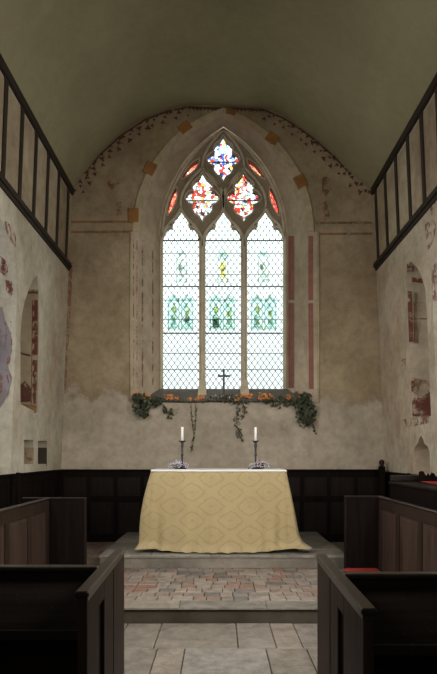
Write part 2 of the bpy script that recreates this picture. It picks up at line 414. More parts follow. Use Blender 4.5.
for side, h, par, hs in ((-1, hwL, wl, ((nicheL, .4), (aumb1, .22), (aumb2, .22))), (1, hwR, wr, ((nicheR, .4), (piscina, .34)))):
    m = MB()
    for pl, d in hs:
        ys = [p[0] for p in pl]; zs = [p[1] for p in pl]
        m.box(0, 1, 0, 1, 0, 1, M=Matrix.Translation((0, 0, 0)) @ Matrix(((side*.04, 0, 0, side*(h(sum(zs)/len(zs))+d)), (0, max(ys)-min(ys)+.1, 0, min(ys)-.05), (0, 0, max(zs)-min(zs)+.1, min(zs)-.05), (0, 0, 0, 1))))
    m.build('recess_back', M_left if side < 0 else M_right, par)
MB().box(-hwL(1.7)-.56, -hwL(1.7)-.48, 5.4, 7.1, 1.25, 2.1).build('recess_back', M_left, wl)
# side windows: only their splays show from here
for side, h, y0, y1, nm in ((-1, hwL, 5.5, 7.03, 'window_2'), (1, hwR, 5.4, 6.97, 'window_3')):
    m = MB(); x = side*(h(3)+.52); m.poly([(x, y0, 2.05), (x, y1, 2.05), (x, y1, 4.05), (x, y0, 4.05)])
    g = struct(m.build(nm, M_gplain))
    m = MB()
    for k in range(1, 4): yy = y0+(y1-y0)*k/4; m.box(x-.015, x+.015, yy-.015, yy+.015, 2.05, 4.05)
    for k in range(1, 6): zz = 2.05+2*k/6; m.box(x-.01, x+.01, y0, y1, zz-.008, zz+.008)
    m.build('glazing_bar', M_lead, g)
def sidepatch(name, polys, side, mt, par, off=.004):
    h = hwL if side < 0 else hwR; q = MB()
    for pl in polys:
        v = []
        for x, y in pl:
            Y, z = wallYZ(x, y, side); v.append((side*(h(z)-off), Y, z))
        q.poly(v)
    return q.build(name, mt, par, recalc=False)
# white splay face and painted arch blocks at the north window, murals in both recesses
Yf = 6.98-.004
wallpatch('white_reveal_plaster', [[(-30, 285), (1, 300), (5, 320), (11, 333), (12, 350), (8, 366), (12, 380), (9, 392), (4, 402), (0, 408), (-30, 408)]], M_whitew, Y=Yf, parent=wl)
wallpatch('painted_reveal_block', [[(-4, 255), (3, 262), (6, 271), (0, 276), (-6, 268)], [(3, 279), (9, 281), (11.5, 292), (9, 297), (4, 288)]], M_red, Y=Yf-.003, parent=wl)
wallpatch('ragged_plaster_edge', [[(10, 320), (12, 322), (12.5, 350), (9, 367), (13, 381), (10, 393), (5, 404), (4, 402), (8, 392), (11, 380), (7, 366), (11, 350)]], M_redfaint, Y=Yf-.005, parent=wl)
YnL = min(p[0] for p in nicheL[-3:])-.004
M_niche = plaster('shaded_niche_plaster', (.36, .30, .20), (.25, .20, .13), (.24, .15, .09))  # ochre plaster darkened to carry the shade inside the recesses
wallpatch('niche_shade_plaster', [[(8, 270), (38.6, 270), (38.6, 340), (37.5, 412), (8, 412)]], M_niche, Y=YnL+.002, parent=wl)  # ochre patch over the far reveal, niche shading painted into its tone
wallpatch('aumbry_shade_patch', [[(22, 438), (33.6, 438), (33.6, 466), (22, 466)]], M_niche, Y=wallYZ(33.4, 452, -1)[0]-.003, parent=wl)  # darker patch painting the shade inside the first aumbry
wallpatch('aumbry_shade_patch', [[(36, 438), (46.9, 438), (46.9, 466), (36, 466)]], M_riser, Y=wallYZ(46.9, 452, -1)[0]-.003, parent=wl)  # very dark patch painting the shade inside the second aumbry
sidepatch('painted_arch_block', [[(0, 256), (5, 260), (8, 272), (4, 276), (0, 272)], [(5, 280), (11, 281), (13.5, 292), (9.5, 298), (5.5, 290)]], -1, M_red, wl)
wallpatch('reveal_crack', [[(3, 312), (5, 311), (7, 335), (5, 352), (4, 350), (5.5, 334)], [(8, 352), (9, 352), (7, 372), (10, 386), (8.8, 387), (5.8, 372)], [(0, 322), (2, 325), (1, 345), (0, 345)], [(0, 372), (3, 378), (2, 392), (0, 394)]], M_redfaint, Y=Yf-.006, parent=wl)
z1 = [[(34.2, 300), (37.8, 300), (37.6, 355), (34.0, 355)], [(34, 360), (37.4, 360), (36, 404), (33.4, 404)], [(26, 291.5), (38, 291.5), (38, 293.5), (25.5, 293.5)], [(30, 284), (38, 282), (38, 285), (29, 287)], [(32.5, 278), (34, 278), (34, 292), (32.5, 292)], [(32.2, 300), (32.9, 300), (31.6, 404), (30.9, 404)]]
for k in range(9): z1.append([(33.2, 304+k*11), (35, 308+k*11), (33, 312+k*11), (32.2, 308+k*11)])
wallpatch('painted_border', z1, M_red, Y=YnL, parent=wl)
wallpatch('painted_foliage_trace', [[(20, 385), (25, 381), (31, 388), (31, 402), (20, 402)], [(20, 352), (31, 355), (31, 357), (20, 354)]], M_dk, Y=YnL-.002, parent=wl)
wallpatch('niche_sill', [[(19, 404), (36.5, 405), (36.3, 413), (19, 413)]], M_och2, Y=YnL-.004, parent=wl)
wallpatch('painted_mark', [[(25, 450), (32, 448), (33, 461), (25, 462)]], M_redfaint, Y=wallYZ(33.4, 452, -1)[0]-.004, parent=wl)
YnR = nicheR[2][0]-.10
z1 = [[(407.5, 291), (412, 291), (413.5, 342), (409, 342)], [(411, 381), (415, 380), (416.5, 416), (412.5, 416)], [(407, 264), (414, 263), (414, 271), (407, 273)], [(412, 277), (424, 279), (424, 283), (412, 282)], [(416, 399), (430, 392), (431, 416), (415, 416)], [(413.5, 300), (414.3, 300), (415, 343), (414.3, 343)]]
wallpatch('painted_border', z1, M_red, Y=YnR, parent=wr)
wallpatch('painted_foliage_trace', [[(414, 378), (427, 380), (430, 397), (415, 399)], [(413, 318), (427, 318), (427, 319.5), (413, 319.5)], [(413, 302), (426, 302), (426, 303.2), (413, 303.2)]], M_redfaint, Y=YnR-.003, parent=wr)
# wall-face traces on both side walls
sidepatch('painted_fragment', [[(4, 220), (9, 224), (16, 236), (15, 248), (9, 238), (6, 232)], [(0, 262), (3, 258), (8, 268), (6, 278), (1, 272)]], -1, M_redfaint, wl)
sidepatch('painted_fragment', [[(425, 225), (432, 218), (437, 224), (434, 240), (428, 252)], [(431, 268), (437, 262), (437, 300), (433, 306)], [(401, 360), (406, 358), (406, 366), (400, 367)], [(402, 420), (431, 414), (431, 423), (404, 428)], [(430, 200), (436, 197), (436, 212), (431, 216)]], 1, M_redfaint, wr)
# closing wall behind
struct(MB().box(-3, 3, YW-.2, YW, -.02, 7.2).build('wall_west', M_right))
# ceiling: plastered wagon vault
m = MB(); rows = []
sp = smooth(prof, 4)
for iy in range(0, 41):
    Y = YW+(YE+.25-YW)*iy/40
    r = []
    for i, (x, z) in enumerate(sp):
        wv = .018*math.sin(Y*1.3+i*.6)+.012*math.sin(Y*2.9-i*.9)
        e = min(1, i/4, (len(sp)-1-i)/4)*(1 if iy < 40 else 0)
        r.append(m.bm.verts.new((x, Y, z+wv*e)))
    rows.append(r)
for a, b in zip(rows, rows[1:]):
    for i in range(len(sp)-1):
        f = m.bm.faces.new((a[i], a[i+1], b[i+1], b[i])); f.smooth = True
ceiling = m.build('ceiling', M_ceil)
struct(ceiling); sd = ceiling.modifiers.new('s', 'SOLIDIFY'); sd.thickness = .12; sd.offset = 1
# timber framing above the side walls
for side, h, ys, nm in ((-1, hwL, [9.0-.525*k for k in range(26)], 'north'), (1, hwR, [9.05-.51*k for k in range(26)], 'south')):
    m = MB()
    def lean(y0, y1, z0, z1, d, mi=0):
        xs = [side*(h(z)-dd) for z in (z0, z1) for dd in (-.03, d)]
        v = [m.bm.verts.new(p) for p in ((xs[0], y0, z0), (xs[1], y0, z0), (xs[3], y0, z1), (xs[2], y0, z1), (xs[0], y1, z0), (xs[1], y1, z0), (xs[3], y1, z1), (xs[2], y1, z1))]
        for q in ((0, 1, 2, 3), (7, 6, 5, 4), (0, 4, 5, 1), (1, 5, 6, 2), (2, 6, 7, 3), (3, 7, 4, 0)): m.bm.faces.new([v[i] for i in q]).material_index = mi
    lean(YW, YE-.02, 5.46, 5.56, .04); tb = struct(m.build('trim_%s_wall_plate' % nm, M_beam))
    m = MB(); lean(YW, YE-.01, 4.345, 4.405, .045); lean(YW, YE-.01, 4.30, 4.35, .02); struct(m.build('trim_%s_cornice' % nm, M_beam))
    for y in ys:
        m = MB(); lean(y-.045, y+.045, 4.41, 5.47, .02)
        m.build('wall_stud', M_stud, tb)
    m = MB(); lean(YW, YE-.005, 4.43, 5.43, .004); struct(m.build('trim_%s_panel_plaster' % nm, M_panel))

# ------------------------------------------------------------ east window: tracery and glass
CXW = 223.3
def W2(px, py): return ((px-VX)*sB, EYE-(py-VY)*sB)
def head(cx, hw_):
    r = [(hw_, 388.5), (hw_, 243), (hw_-.3, 236), (hw_-1.8, 230.5), (hw_-4.8, 226.5), (hw_-8, 225.3), (hw_-9.8, 226.5), (8.4, 221), (6.4, 216.4), (3.2, 212.8), (0, 207.5)]
    return [(cx+x, y) for x, y in r]+[(cx-x, y) for x, y in reversed(r[:-1])]
lights = [head(180.5, 18.4), head(223.3, 18.0), head(265.7, 18.4)]
def quat(cx, cy, s=1.0):
    r = [(0, -27), (3, -21), (6.5, -18), (9.3, -15), (10.2, -11.5), (9.8, -8.6), (8.6, -7), (11, -7.4), (14, -5.6), (16.6, -2), (17, 1), (15.2, 4.2), (12, 6.6), (9.2, 7.4), (10, 10), (9.6, 13), (7, 16.8), (3, 19.5), (0, 24.5)]
    r = [(x*s, y*(s*.93 if s < 1 else 1)) for x, y in r]
    return [(cx+x, cy+y) for x, y in r]+[(cx-x, cy+y) for x, y in reversed(r[1:-1])]
quats = [quat(202.3, 196.3, 1.03), quat(243.9, 196.3, 1.03), quat(223.3, 157.5, .995)]
s1 = [(176.3, 188), (176.8, 196), (175.2, 203.5), (172, 210), (167.3, 216), (168.2, 206), (170.8, 198), (173.4, 192)]
s2 = [(199, 159), (197.3, 165), (193.6, 170), (188.5, 174.4), (182.3, 177.5), (186.6, 169.3), (191.4, 163.6)]
ssh = lambda p, k, dy: [(x, y+dy) for x, y in grow_(p, k)]
grow_ = lambda pts, k: [(sum(x for x, y in pts)/len(pts)+(px-sum(x for x, y in pts)/len(pts))*k, sum(y for x, y in pts)/len(pts)+(py-sum(y for x, y in pts)/len(pts))*k) for px, py in pts]
s1 = ssh(s1, 1.08, -2); s2 = ssh(s2, 1.14, -1)
slivers = [s1, s2, [(2*CXW-x, y) for x, y in s1], [(2*CXW-x, y) for x, y in s2]]
fr_out = arch((CXW-VX)*sB, 76*sB, EYE+56*sB, EYE+(VY-238)*sB, 126*sB)
holes = [[W2(*p) for p in o] for o in lights+quats+slivers]
win1 = struct(filled('window_1', [fr_out]+holes, .075, 0, lambda a, b, c: Vector((a, YB+.115+c, b)), M_stone, res=1))
# raised rolls on the tracery
m = MB(); YR = YB+.012
def rib(pts, r=.024):
    q = smooth([Vector((x, y, 0)) for x, y in pts], 4)
    m.tube([Vector((*[W2(p[0], p[1])[0]], YR, W2(p[0], p[1])[1])) for p in q], r, 6)
mir = lambda pts: [(2*CXW-x, y) for x, y in pts]
R1 = [(202.3, 389), (202.3, 300), (202.3, 246), (200.5, 234), (194, 224.5), (185.5, 216), (180.8, 207), (182, 194), (190, 180), (202.3, 167)]
R2 = [(202.3, 246), (204.5, 234), (211, 224.5), (219.5, 216), (223.3, 206), (222, 194), (214.5, 180), (202.3, 167)]
R3 = [(161.2, 389), (161.2, 300), (161.2, 242), (163, 233), (168, 224), (176, 216), (180.8, 207)]
R4 = [(202.3, 167), (203.8, 156), (211, 143), (223.3, 129)]
R5 = [(223.3, 206), (223.3, 192), (213, 181), (205, 170)]
for q in (R1, R2, R3, R4, R5): rib(q); rib(mir(q))
rib([(162, 238), (165, 212), (173, 188), (187, 163), (205, 142), (223.3, 129)]); rib(mir([(162, 238), (165, 212), (173, 188), (187, 163), (205, 142), (223.3, 129)]))
m.build('tracery_roll', M_roll, win1)
m = MB(); YR = YB+.035
for o in lights: rib([p for p in o[2:-2]], .015)
for cx in (180.5, 223.3, 265.7):
    for sgn in (-1, 1): m.box(*sorted((W2(cx+sgn*18.3, 0)[0], W2(cx+sgn*20.2, 0)[0])), YB+.02, YB+.12, W2(0, 389)[1], W2(0, 240)[1], bev=.006)
for o in quats: rib([(o[0])]+o[1:]+[o[0]], .013)
for o in slivers: rib(list(o)+[o[0]], .011)
m.build('edge_moulding', M_roll, win1)
for cx in (202.4, 244.5):   # mullion feet dying into the sloping sill
    m = MB(); zs_ = lambda yy: ring_in[0][1]+(frame_in[0][1]-ring_in[0][1])*(yy-YE)/(YB+.02-YE)
    xa = (cx-VX)*sB; w1, w0 = .05, .07
    v = [(xa-w1, YB-.01, zs_(YB)+.16), (xa+w1, YB-.01, zs_(YB)+.16), (xa+w0, YB-.22, zs_(YB-.22)), (xa-w0, YB-.22, zs_(YB-.22))]
    b = [(xa-w1, YB+.06, zs_(YB)+.16), (xa+w1, YB+.06, zs_(YB)+.16), (xa+w0, YB+.0, zs_(YB)-.02), (xa-w0, YB+.0, zs_(YB)-.02)]
    V = [m.bm.verts.new(p) for p in v+b]
    for f in ((0, 1, 2, 3), (0, 4, 5, 1), (1, 5, 6, 2), (3, 2, 6, 7), (0, 3, 7, 4), (4, 7, 6, 5)): m.bm.faces.new([V[k] for k in f])
    m.build('mullion_foot', M_roll, win1)
# glass in each opening
YG = YB+.16
def pane(pts, mt, nm, Y=YG):
    return filled(nm, [[W2(*p) for p in pts]], 0, 0, lambda a, b, c: Vector((a, Y, b)), mt, win1)
grow = lambda pts, k=1.04: [(sum(x for x, y in pts)/len(pts)+(px-sum(x for x, y in pts)/len(pts))*k, sum(y for x, y in pts)/len(pts)+(py-sum(y for x, y in pts)/len(pts))*k) for px, py in pts]
for o in lights: pane(grow(o, 1.02), M_quarry, 'leaded_pane')
for o, mt in zip(quats, (M_frag, M_frag, M_fragb)): pane(grow(o), mt, 'coloured_pane')
for o in slivers: pane(grow(o, 1.03), M_fragr, 'coloured_pane')
# saddle bars
for cx in (180.5, 223.3, 265.7):
    for y, r in ((237.5, .012), (250.5, .006), (272, .006), (284, .012), (298, .006), (317.5, .006), (331.5, .012), (352, .007), (368.5, .008)):
        q = MB(); a = W2(cx-18.6, y); b = W2(cx+18.6, y); q.tube([(a[0], YG-.02, a[1]), (b[0], YG-.02, b[1])], r, 6)
        q.build('saddle_bar', M_lead, win1)
for cx, cy in ((202.3, 197), (244.3, 197), (223.3, 158)):
    q = MB(); a = W2(cx-17, cy); b = W2(cx+17, cy); q.tube([(a[0], YG-.02, a[1]), (b[0], YG-.02, b[1])], .010, 6); q.build('saddle_bar', M_lead, win1)
# painted figures in the quarries
def blobs(spec):
    q = MB()
    for mi, pts in spec: q.poly([Vector((W2(x, y)[0], YG-.008-.0008*mi, W2(x, y)[1])) for x, y in pts], mi)
    return q
def niche_fig(cx, top, bot, w, body):
    s = []
    s.append((0, [(cx-w, top+9), (cx-w+1, top+4), (cx-2, top+1.5), (cx, top-2), (cx+2, top+1.5), (cx+w-1, top+4), (cx+w, top+9), (cx+w-2.2, top+8), (cx, top+4.5), (cx-w+2.2, top+8)]))
    s.append((0, [(cx-w, top+8), (cx-w+1.2, top+8), (cx-w+1.2, bot), (cx-w, bot)])); s.append((0, [(cx+w-1.2, top+8), (cx+w, top+8), (cx+w, bot), (cx+w-1.2, bot)]))
    s.append((2, [(cx-1.4, top+8), (cx+1.4, top+8), (cx+1.6, top+11.5), (cx-1.6, top+11.5)]))
    s.append((body, [(cx-2.4, top+12), (cx+2.6, top+12), (cx+3.4, top+18), (cx+2.6, top+25), (cx+3.2, bot-5), (cx-2.8, bot-5), (cx-2.2, top+22), (cx-3.6, top+17)]))
    s.append((2, [(cx-w, bot-4), (cx+w, bot-4), (cx+w, bot), (cx-w, bot)]))
    return s
GM = [M_gteal, M_gyel, M_gpale, M_gdark, glass('pale_teal_glass', (.70, .86, .83))]
for cx, body in ((181, 2), (223, 1), (264, 2)):
    blobs(niche_fig(cx, 247, 280, 5.5, body)+([(3, [(cx-4, 260), (cx-1, 262), (cx+1, 266), (cx-2, 268)])] if body == 2 else [(3, [(cx-2, 266), (cx+2, 265), (cx+1.5, 268), (cx-1, 269)]), (2, [(cx-3, 250), (cx+3, 250), (cx+4, 258), (cx-4, 258)])])).build('painted_figure', GM, win1)
for cx in (180, 222.5, 264.5):
    s = [(4, [(cx-13.5, 296), (cx+13.5, 296), (cx+13.5, 327.5), (cx-13.5, 327.5)])]+niche_fig(cx-7, 292, 328, 6, 2)+niche_fig(cx+6.5, 292, 328, 6, 2)
    s += [(1, [(cx-9, 305), (cx-5, 304), (cx-4, 310), (cx-8, 311)]), (1, [(cx+5, 309), (cx+9, 308), (cx+8, 314), (cx+5, 315)]), (0, [(cx-10, 312), (cx-6, 314), (cx-5, 326), (cx-10, 325)]), (0, [(cx+3, 300), (cx+7, 302), (cx+6, 306), (cx+2, 305)]), (0, [(cx+4, 318), (cx+10, 316), (cx+10, 324), (cx+5, 325)])]
    if cx < 200: s += [(3, [(cx+2, 318), (cx+8, 314), (cx+9, 319), (cx+3, 320)]), (3, [(cx-3, 295), (cx-1, 296), (cx-2, 303)])]
    elif cx < 240: s += [(3, [(cx-11, 317), (cx-3, 316), (cx-3, 325), (cx-9, 327)]), (3, [(cx-10, 318), (cx-4, 318), (cx-4, 324), (cx-8, 325)])]
    else: s += [(1, [(cx-8, 320), (cx-4, 319), (cx-4, 322), (cx-8, 323)])]
    blobs(s).build('painted_figure', GM, win1)

# ------------------------------------------------------------ floors and steps
def stonefield(name, rects, z, base, mt, gap=.006, th=.03, parent=None, lift=.004):
    """one mesh of separate bevelled slabs, each slab with its own colour attribute"""
    bm = bmesh.new(); rr = random.Random(11); cols = []
    for (x0, x1, y0, y1) in rects:
        dz = rr.uniform(-lift, lift*.2); r = bmesh.ops.create_cube(bm, size=1)
        vs = r['verts']
        for v in vs: v.co = Vector((x0+gap/2+(v.co.x+.5)*(x1-x0-gap), y0+gap/2+(v.co.y+.5)*(y1-y0-gap), z-th+(v.co.z+.5)*(th+dz)))
        es = [e for e in set(e for v in vs for e in v.link_edges) if all(v.co.z > z-th/2 for v in e.verts)]
        bmesh.ops.bevel(bm, geom=es, offset=.004, segments=1, affect='EDGES')
        cols += [rr.choice(base)]*(len(bm.faces)-len(cols))
    bmesh.ops.recalc_face_normals(bm, faces=bm.faces)
    me = bpy.data.meshes.new(name); bm.to_mesh(me); bm.free()
    at = me.color_attributes.new('stone', 'FLOAT_COLOR', 'CORNER')
    for p in me.polygons:
        for li in p.loop_indices: at.data[li].color = (*cols[p.index], 1)
    return link(name, me, mt, parent)
def stonemat(name, rough=.6):
    m = mat(name, rough, spec=.35); q = N(m); a = q.n('ShaderNodeAttribute', attribute_name='stone')
    c = q.mix(1, a.outputs['Color'], q.ramp(q.noise(8, 10, rough=.8), [(.32, W(.42)), (.66, W(1.25))]), 'MULTIPLY')
    c = q.mix(q.ramp(q.noise(2.2, 6, q.mapp(loc=(9, 2, 0))), [(.55, W(0)), (.75, W(.5))]), c, (.29, .27, .24))
    q.color(c); q.bump(q.noise(18, 6), .25, .006); return m
M_flag = stonemat('flagstone', .55); M_tile = stonemat('floor_tile', .6)
mm = mat('stone_joint', .9, (.13, .12, .10)); M_joint = mm
M_kerb = plaster('step_stone', (.25, .22, .18), (.11, .10, .08), (.09, .08, .06), None)
struct(MB().box(-2.7, 2.8, YW, YE+.1, -.2, -.018).build('floor', M_joint))
rects = []
g = lambda px, Y: (px-VX)*Y/F
rows_ = [(4.57, 5.25, [-2.6, -1.9, -1.3, g(124, 4.9)-.02, g(158, 4.9), g(237, 4.9), g(273, 4.9), g(298, 4.9), .95, 1.6, 2.65]),
         (3.86, 4.57, [-2.6, -1.7, -1.1, g(152, 4.2), g(182, 4.2), g(270, 4.2), g(314, 4.2), 1.2, 1.9, 2.65]),
         (3.2, 3.86, [-2.6, -1.5, -.7, -.1, .5, 1.3, 2.0, 2.65]), (2.5, 3.2, [-2.6, -1.7, -.9, -.3, .3, .8, 1.6, 2.65]),
         (1.8, 2.5, [-2.6, -1.6, -.8, 0, .6, 1.4, 2.65]), (.9, 1.8, [-2.6, -1.4, -.5, .2, .9, 1.8, 2.65]), (0, .9, [-2.6, -1.4, -.6, .3, 1.1, 1.9, 2.65]),
         (5.25, 6.0, [-2.6, -2.2, -1.84]), (6.0, 6.92, [-2.6, -2.2, -1.84]), (5.25, 6.0, [1.80, 2.2, 2.65]), (6.0, 6.92, [1.80, 2.2, 2.65])]
for y0, y1, xs in rows_:
    for a, b in zip(xs, xs[1:]): rects.append((a, b, y0, y1))
fl = stonefield('floor_flagstones', rects, 0, [(.20, .175, .15), (.235, .20, .165), (.18, .165, .145), (.23, .21, .185), (.195, .17, .14)], M_flag, gap=.007, th=.02)
struct(fl)
Z1, Z2 = .14, .293
def prismstep(name, xy, z0, z1, mt):
    m = MB(); m.prism([Vector((x, y, z0)) for x, y in xy], (0, 0, z1-z0)); return m.build(name, mt)
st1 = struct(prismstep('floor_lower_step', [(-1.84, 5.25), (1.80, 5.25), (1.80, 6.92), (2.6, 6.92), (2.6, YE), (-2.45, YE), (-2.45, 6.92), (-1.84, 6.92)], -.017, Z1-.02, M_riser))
kx = [-1.84, -1.1, -.35, .42, 1.1, 1.80]
kr = [(a, b, 5.23, 5.50) for a, b in zip(kx, kx[1:])]
kb = stonefield('step_nosing', kr, Z1, [(.2, .175, .14), (.23, .2, .16), (.17, .155, .13)], M_tile, gap=.003, th=.02, parent=st1)
rects = []; rr = random.Random(5); y = 5.50; row = 0
while y < 7.05:
    dy = min(.165, 7.06-y) if 7.06-y > .2 else 7.06-y; x = -1.84-rr.uniform(0, .1)
    while x < 1.80:
        wd = rr.choice((.12, .135, .15, .2)); rects.append((max(x, -1.84), min(x+wd, 1.80), y, y+dy)); x += wd
    y += dy; row += 1
rects = [r for r in rects if r[1]-r[0] > .02]
for x0, x1 in ((-2.45, -1.42), (1.5, 2.6)):
    xx = x0
    while xx < x1-.05:
        yy = 7.06
        while yy < YE-.1: rects.append((xx, min(xx+.25, x1), yy, min(yy+.25, YE))); yy += .25
        xx += .25
brick = [(.24, .165, .13), (.22, .18, .15), (.27, .225, .185), (.19, .17, .15), (.25, .215, .18), (.25, .145, .11), (.25, .185, .15), (.15, .135, .12), (.28, .24, .2), (.26, .22, .19)]
tl = stonefield('tile_paving', rects, Z1, brick, M_tile, gap=.007, th=.02, parent=st1, lift=.003)
st2 = struct(prismstep('floor_altar_step', [(-1.40, 7.06), (1.49, 7.06), (1.49, YE), (-1.40, YE)], Z1, Z2-.03, M_kerb))
ax = [-1.41, -.8, -.1, .62, 1.50]; rects = []
for y0, y1, xs in ((7.045, 7.5, ax), (7.5, 8.1, [-1.41, -1.0, -.4, .3, .9, 1.50]), (8.1, 8.7, [-1.41, -.7, 0, .8, 1.50]), (8.7, YE, [-1.41, -1, -.2, .5, 1.1, 1.50])):
    for a, b in zip(xs, xs[1:]): rects.append((a, b, y0, y1))
stonefield('step_paving', rects, Z2, [(.24, .22, .185), (.28, .25, .21), (.21, .19, .16)], M_flag, gap=.004, th=.03, parent=st2)

# ------------------------------------------------------------ panelling
def panelled(length, z0, z1, t, n, parent, M, fm, pm, rows=1, stile=.07, rail=.09, base=.12, fname='frame', pname='panel', two_sided=True, split=None):
    """framing and fielded panels along local x; thickness centred on y; M places it"""
    m = MB(); pw = (length-stile*(n+1))/n
    def b(x0, x1, y0, y1, za, zb, bev=.003): m.box(x0, x1, y0, y1, za, zb, 0, bev, M)
    b(0, length, -t/2, t/2, z1-rail, z1); b(0, length, -t/2, t/2, z0, z0+base)
    zs = [z0+base, z1-rail]
    if rows == 2:
        zm = split if split else z0+(z1-z0)*.45
        b(0, length, -t/2, t/2, zm-rail/2, zm+rail/2); zs = [z0+base, zm-rail/2, zm+rail/2, z1-rail]
    for i in range(n+1):
        x = i*(stile+pw)
        for k in range(0, len(zs), 2): b(x, x+stile, -t/2, t/2, zs[k], zs[k+1])
    fo = m.build(fname, fm, parent)
    for i in range(n):
        x = stile+i*(stile+pw)
        for k in range(0, len(zs), 2):
            q = MB(); q.box(x, x+pw, -t*.18, t*.18, zs[k], zs[k+1], M=M)
            if pw > .1: q.box(x+.025, x+pw-.025, -t*.30, t*.30, zs[k]+.03, zs[k+1]-.03, bev=t*.1, M=M)
            q.build(pname, pm, parent)
    return fo
def place(x, y, ang): return Matrix.Translation((x, y, 0)) @ Matrix.Rotation(ang, 4, 'Z')
# wainscot
WT = 1.225
e = empty('trim_east_wainscot', (0, YE-.03, Z1)); struct(e)
panelled(4.96, Z1, WT, .045, 12, e, place(-2.43, YE-.026, 0), M_black, M_wood, rows=2, split=.80, stile=.06)
MB().box(-2.44, 2.54, YE-.075, YE, WT, WT+.025, bev=.005).build('cap_moulding', M_black, e)
e = empty('trim_north_wainscot', (-2.41, 5, 0)); struct(e)
panelled(9.1, .0, WT, .04, 20, e, place(-hwL(.7)+.030, .06, math.pi/2), M_black, M_black, rows=2, split=.80, stile=.06)
MB().box(-hwL(1.2)-.02, -hwL(1.2)+.055, .06, YE-.08, WT, WT+.025, bev=.005).build('cap_moulding', M_black, e)
e = empty('trim_south_wainscot', (2.5, 5, 0)); struct(e)
panelled(9.1, .0, WT-.03, .04, 20, e, place(hwR(.7)-.030, .06, math.pi/2), M_black, M_black, rows=2, split=.80, stile=.06)
MB().box(hwR(1.2)-.055, hwR(1.2)+.02, .06, YE-.08, WT-.03, WT-.005, bev=.005).build('cap_moulding', M_black, e)

def finial_post(loc, w, h, zb, label, knob=True):
    t = thing('panelling_post', label, 'post', (loc[0], loc[1], zb))
    q = MB(); q.box(loc[0]-w/2, loc[0]+w/2, loc[1]-w/2, loc[1]+w/2, zb, h, bev=.006); q.build('shaft', M_black, t)
    if knob:
        q = MB(); r = w*.5; q.lathe([(r*.5, 0), (r*.9, .01), (r*.6, .02), (r*1.0, .045), (r*1.05, .065), (r*.7, .09), (r*.2, .105)], (loc[0], loc[1], h), 14); q.build('finial', M_warm, t)
    return t
finial_post((2.42, 8.92), .085, 1.30, Z1, 'dark oak post with rounded finial at the right end of the altar wall panelling')
finial_post((-2.29, 6.85), .045, 1.27, 0, 'thin dark post standing against the left wall panelling', knob=False)
finial_post((2.44, 7.72), .045, 1.235, Z1, 'short slim post end of the panelling below the right wall niche', knob=False)

# ------------------------------------------------------------ near box pews
def near_pew(s, pn, pf, yr, label, slotY):
    """s=-1 left / +1 right; pn, pf = centre of cap at near and far end; yr = y of cross screen"""
    t = thing('box_pew', label, 'pew', (s*1.3, yr, 0))
    H = .97
    a = Vector((pn[0], pn[1], 0)); b = Vector((pf[0], pf[1], 0)); d = (b-a); ln = d.length; ang = math.atan2(d.y, d.x)
    M = Matrix.Translation(a) @ Matrix.Rotation(ang, 4, 'Z')
    th = .036
    # aisle side: end post, narrow recessed panel, door board
    q = MB(); p0 = slotY[0]-pn[1]; p1 = slotY[1]-pn[1]; zt = .855
    q.box(0, p0, -th/2, th/2, 0, H-.02, bev=.003, M=M); q.box(p1, ln, -th/2, th/2, 0, H-.02, bev=.003, M=M)
    q.box(p0, p1, -th/2, th/2, zt, H-.02, M=M); q.box(p0, p1, -th/2, th/2, 0, .15, M=M)
    q.build('side_screen', M_warm, t)
    q = MB(); q.box(p0-.002, p1+.002, -.004, .004, .14, zt+.005, M=M); q.build('side_panel', M_black, t)
    q = MB(); q.box(ln*.62, ln*.62+.006, -th/2-.002, th/2+.002, .02, H-.03, M=M); q.build('door_gap', M_black, t)
    q = MB(); q.box(-.012, ln+.008, -.026, .026, H-.02, H+.004, bev=.006, M=M); q.box(-.004, ln+.002, -.021, .021, H-.034, H-.02, M=M); q.build('cap_rail', M_woodh, t)
    # cross screen with rail, sloping desk, seat
    xi = a.x+(b.x-a.x)*(yr-a.y)/(b.y-a.y)+s*.022; xo = s*2.36 if s < 0 else 2.44
    x0, x1 = min(xi, xo), max(xi, xo)
    panelled(x1-x0, 0, H-.02, .036, 4, t, place(x0, yr+.02, 0), M_wood, M_wood, fname='front_screen', pname='front_panel')
    MB().box(x0, x1, yr-.012, yr+.05, H-.02, H+.004, bev=.005).build('front_rail', M_woodx, t)
    zl = 1.47-(.68 if s < 0 else .685); yl = yr-.36
    q = MB(); q.prism([(x0, yr, H-.055), (x0, yl, zl), (x0, yl, zl-.022), (x0, yr, H-.08)], (x1-x0, 0, 0)); q.build('book_desk', M_desk, t)
    MB().box(x0, x1, yl-.014, yl, zl-.03, zl+.008, bev=.003).build('desk_lip', M_woodx, t)
    MB().box(x0, x1, .9, 1.3, .40, .44, bev=.005).build('seat', M_black, t)
    MB().box(x0, x1, 1.26, 1.3, 0, .40).build('seat_support', M_black, t)
    return t
near_pew(-1, (-.4995, 2.19), (-.5295, 3.24), 2.67, 'dark oak box pew in the left foreground, book desk running to left edge', (2.45, 2.58))
near_pew(1, (.4865, 1.948), (.513, 3.02), 2.51, 'dark oak box pew in the right foreground, dusty book desk running to right edge', (2.30, 2.43))

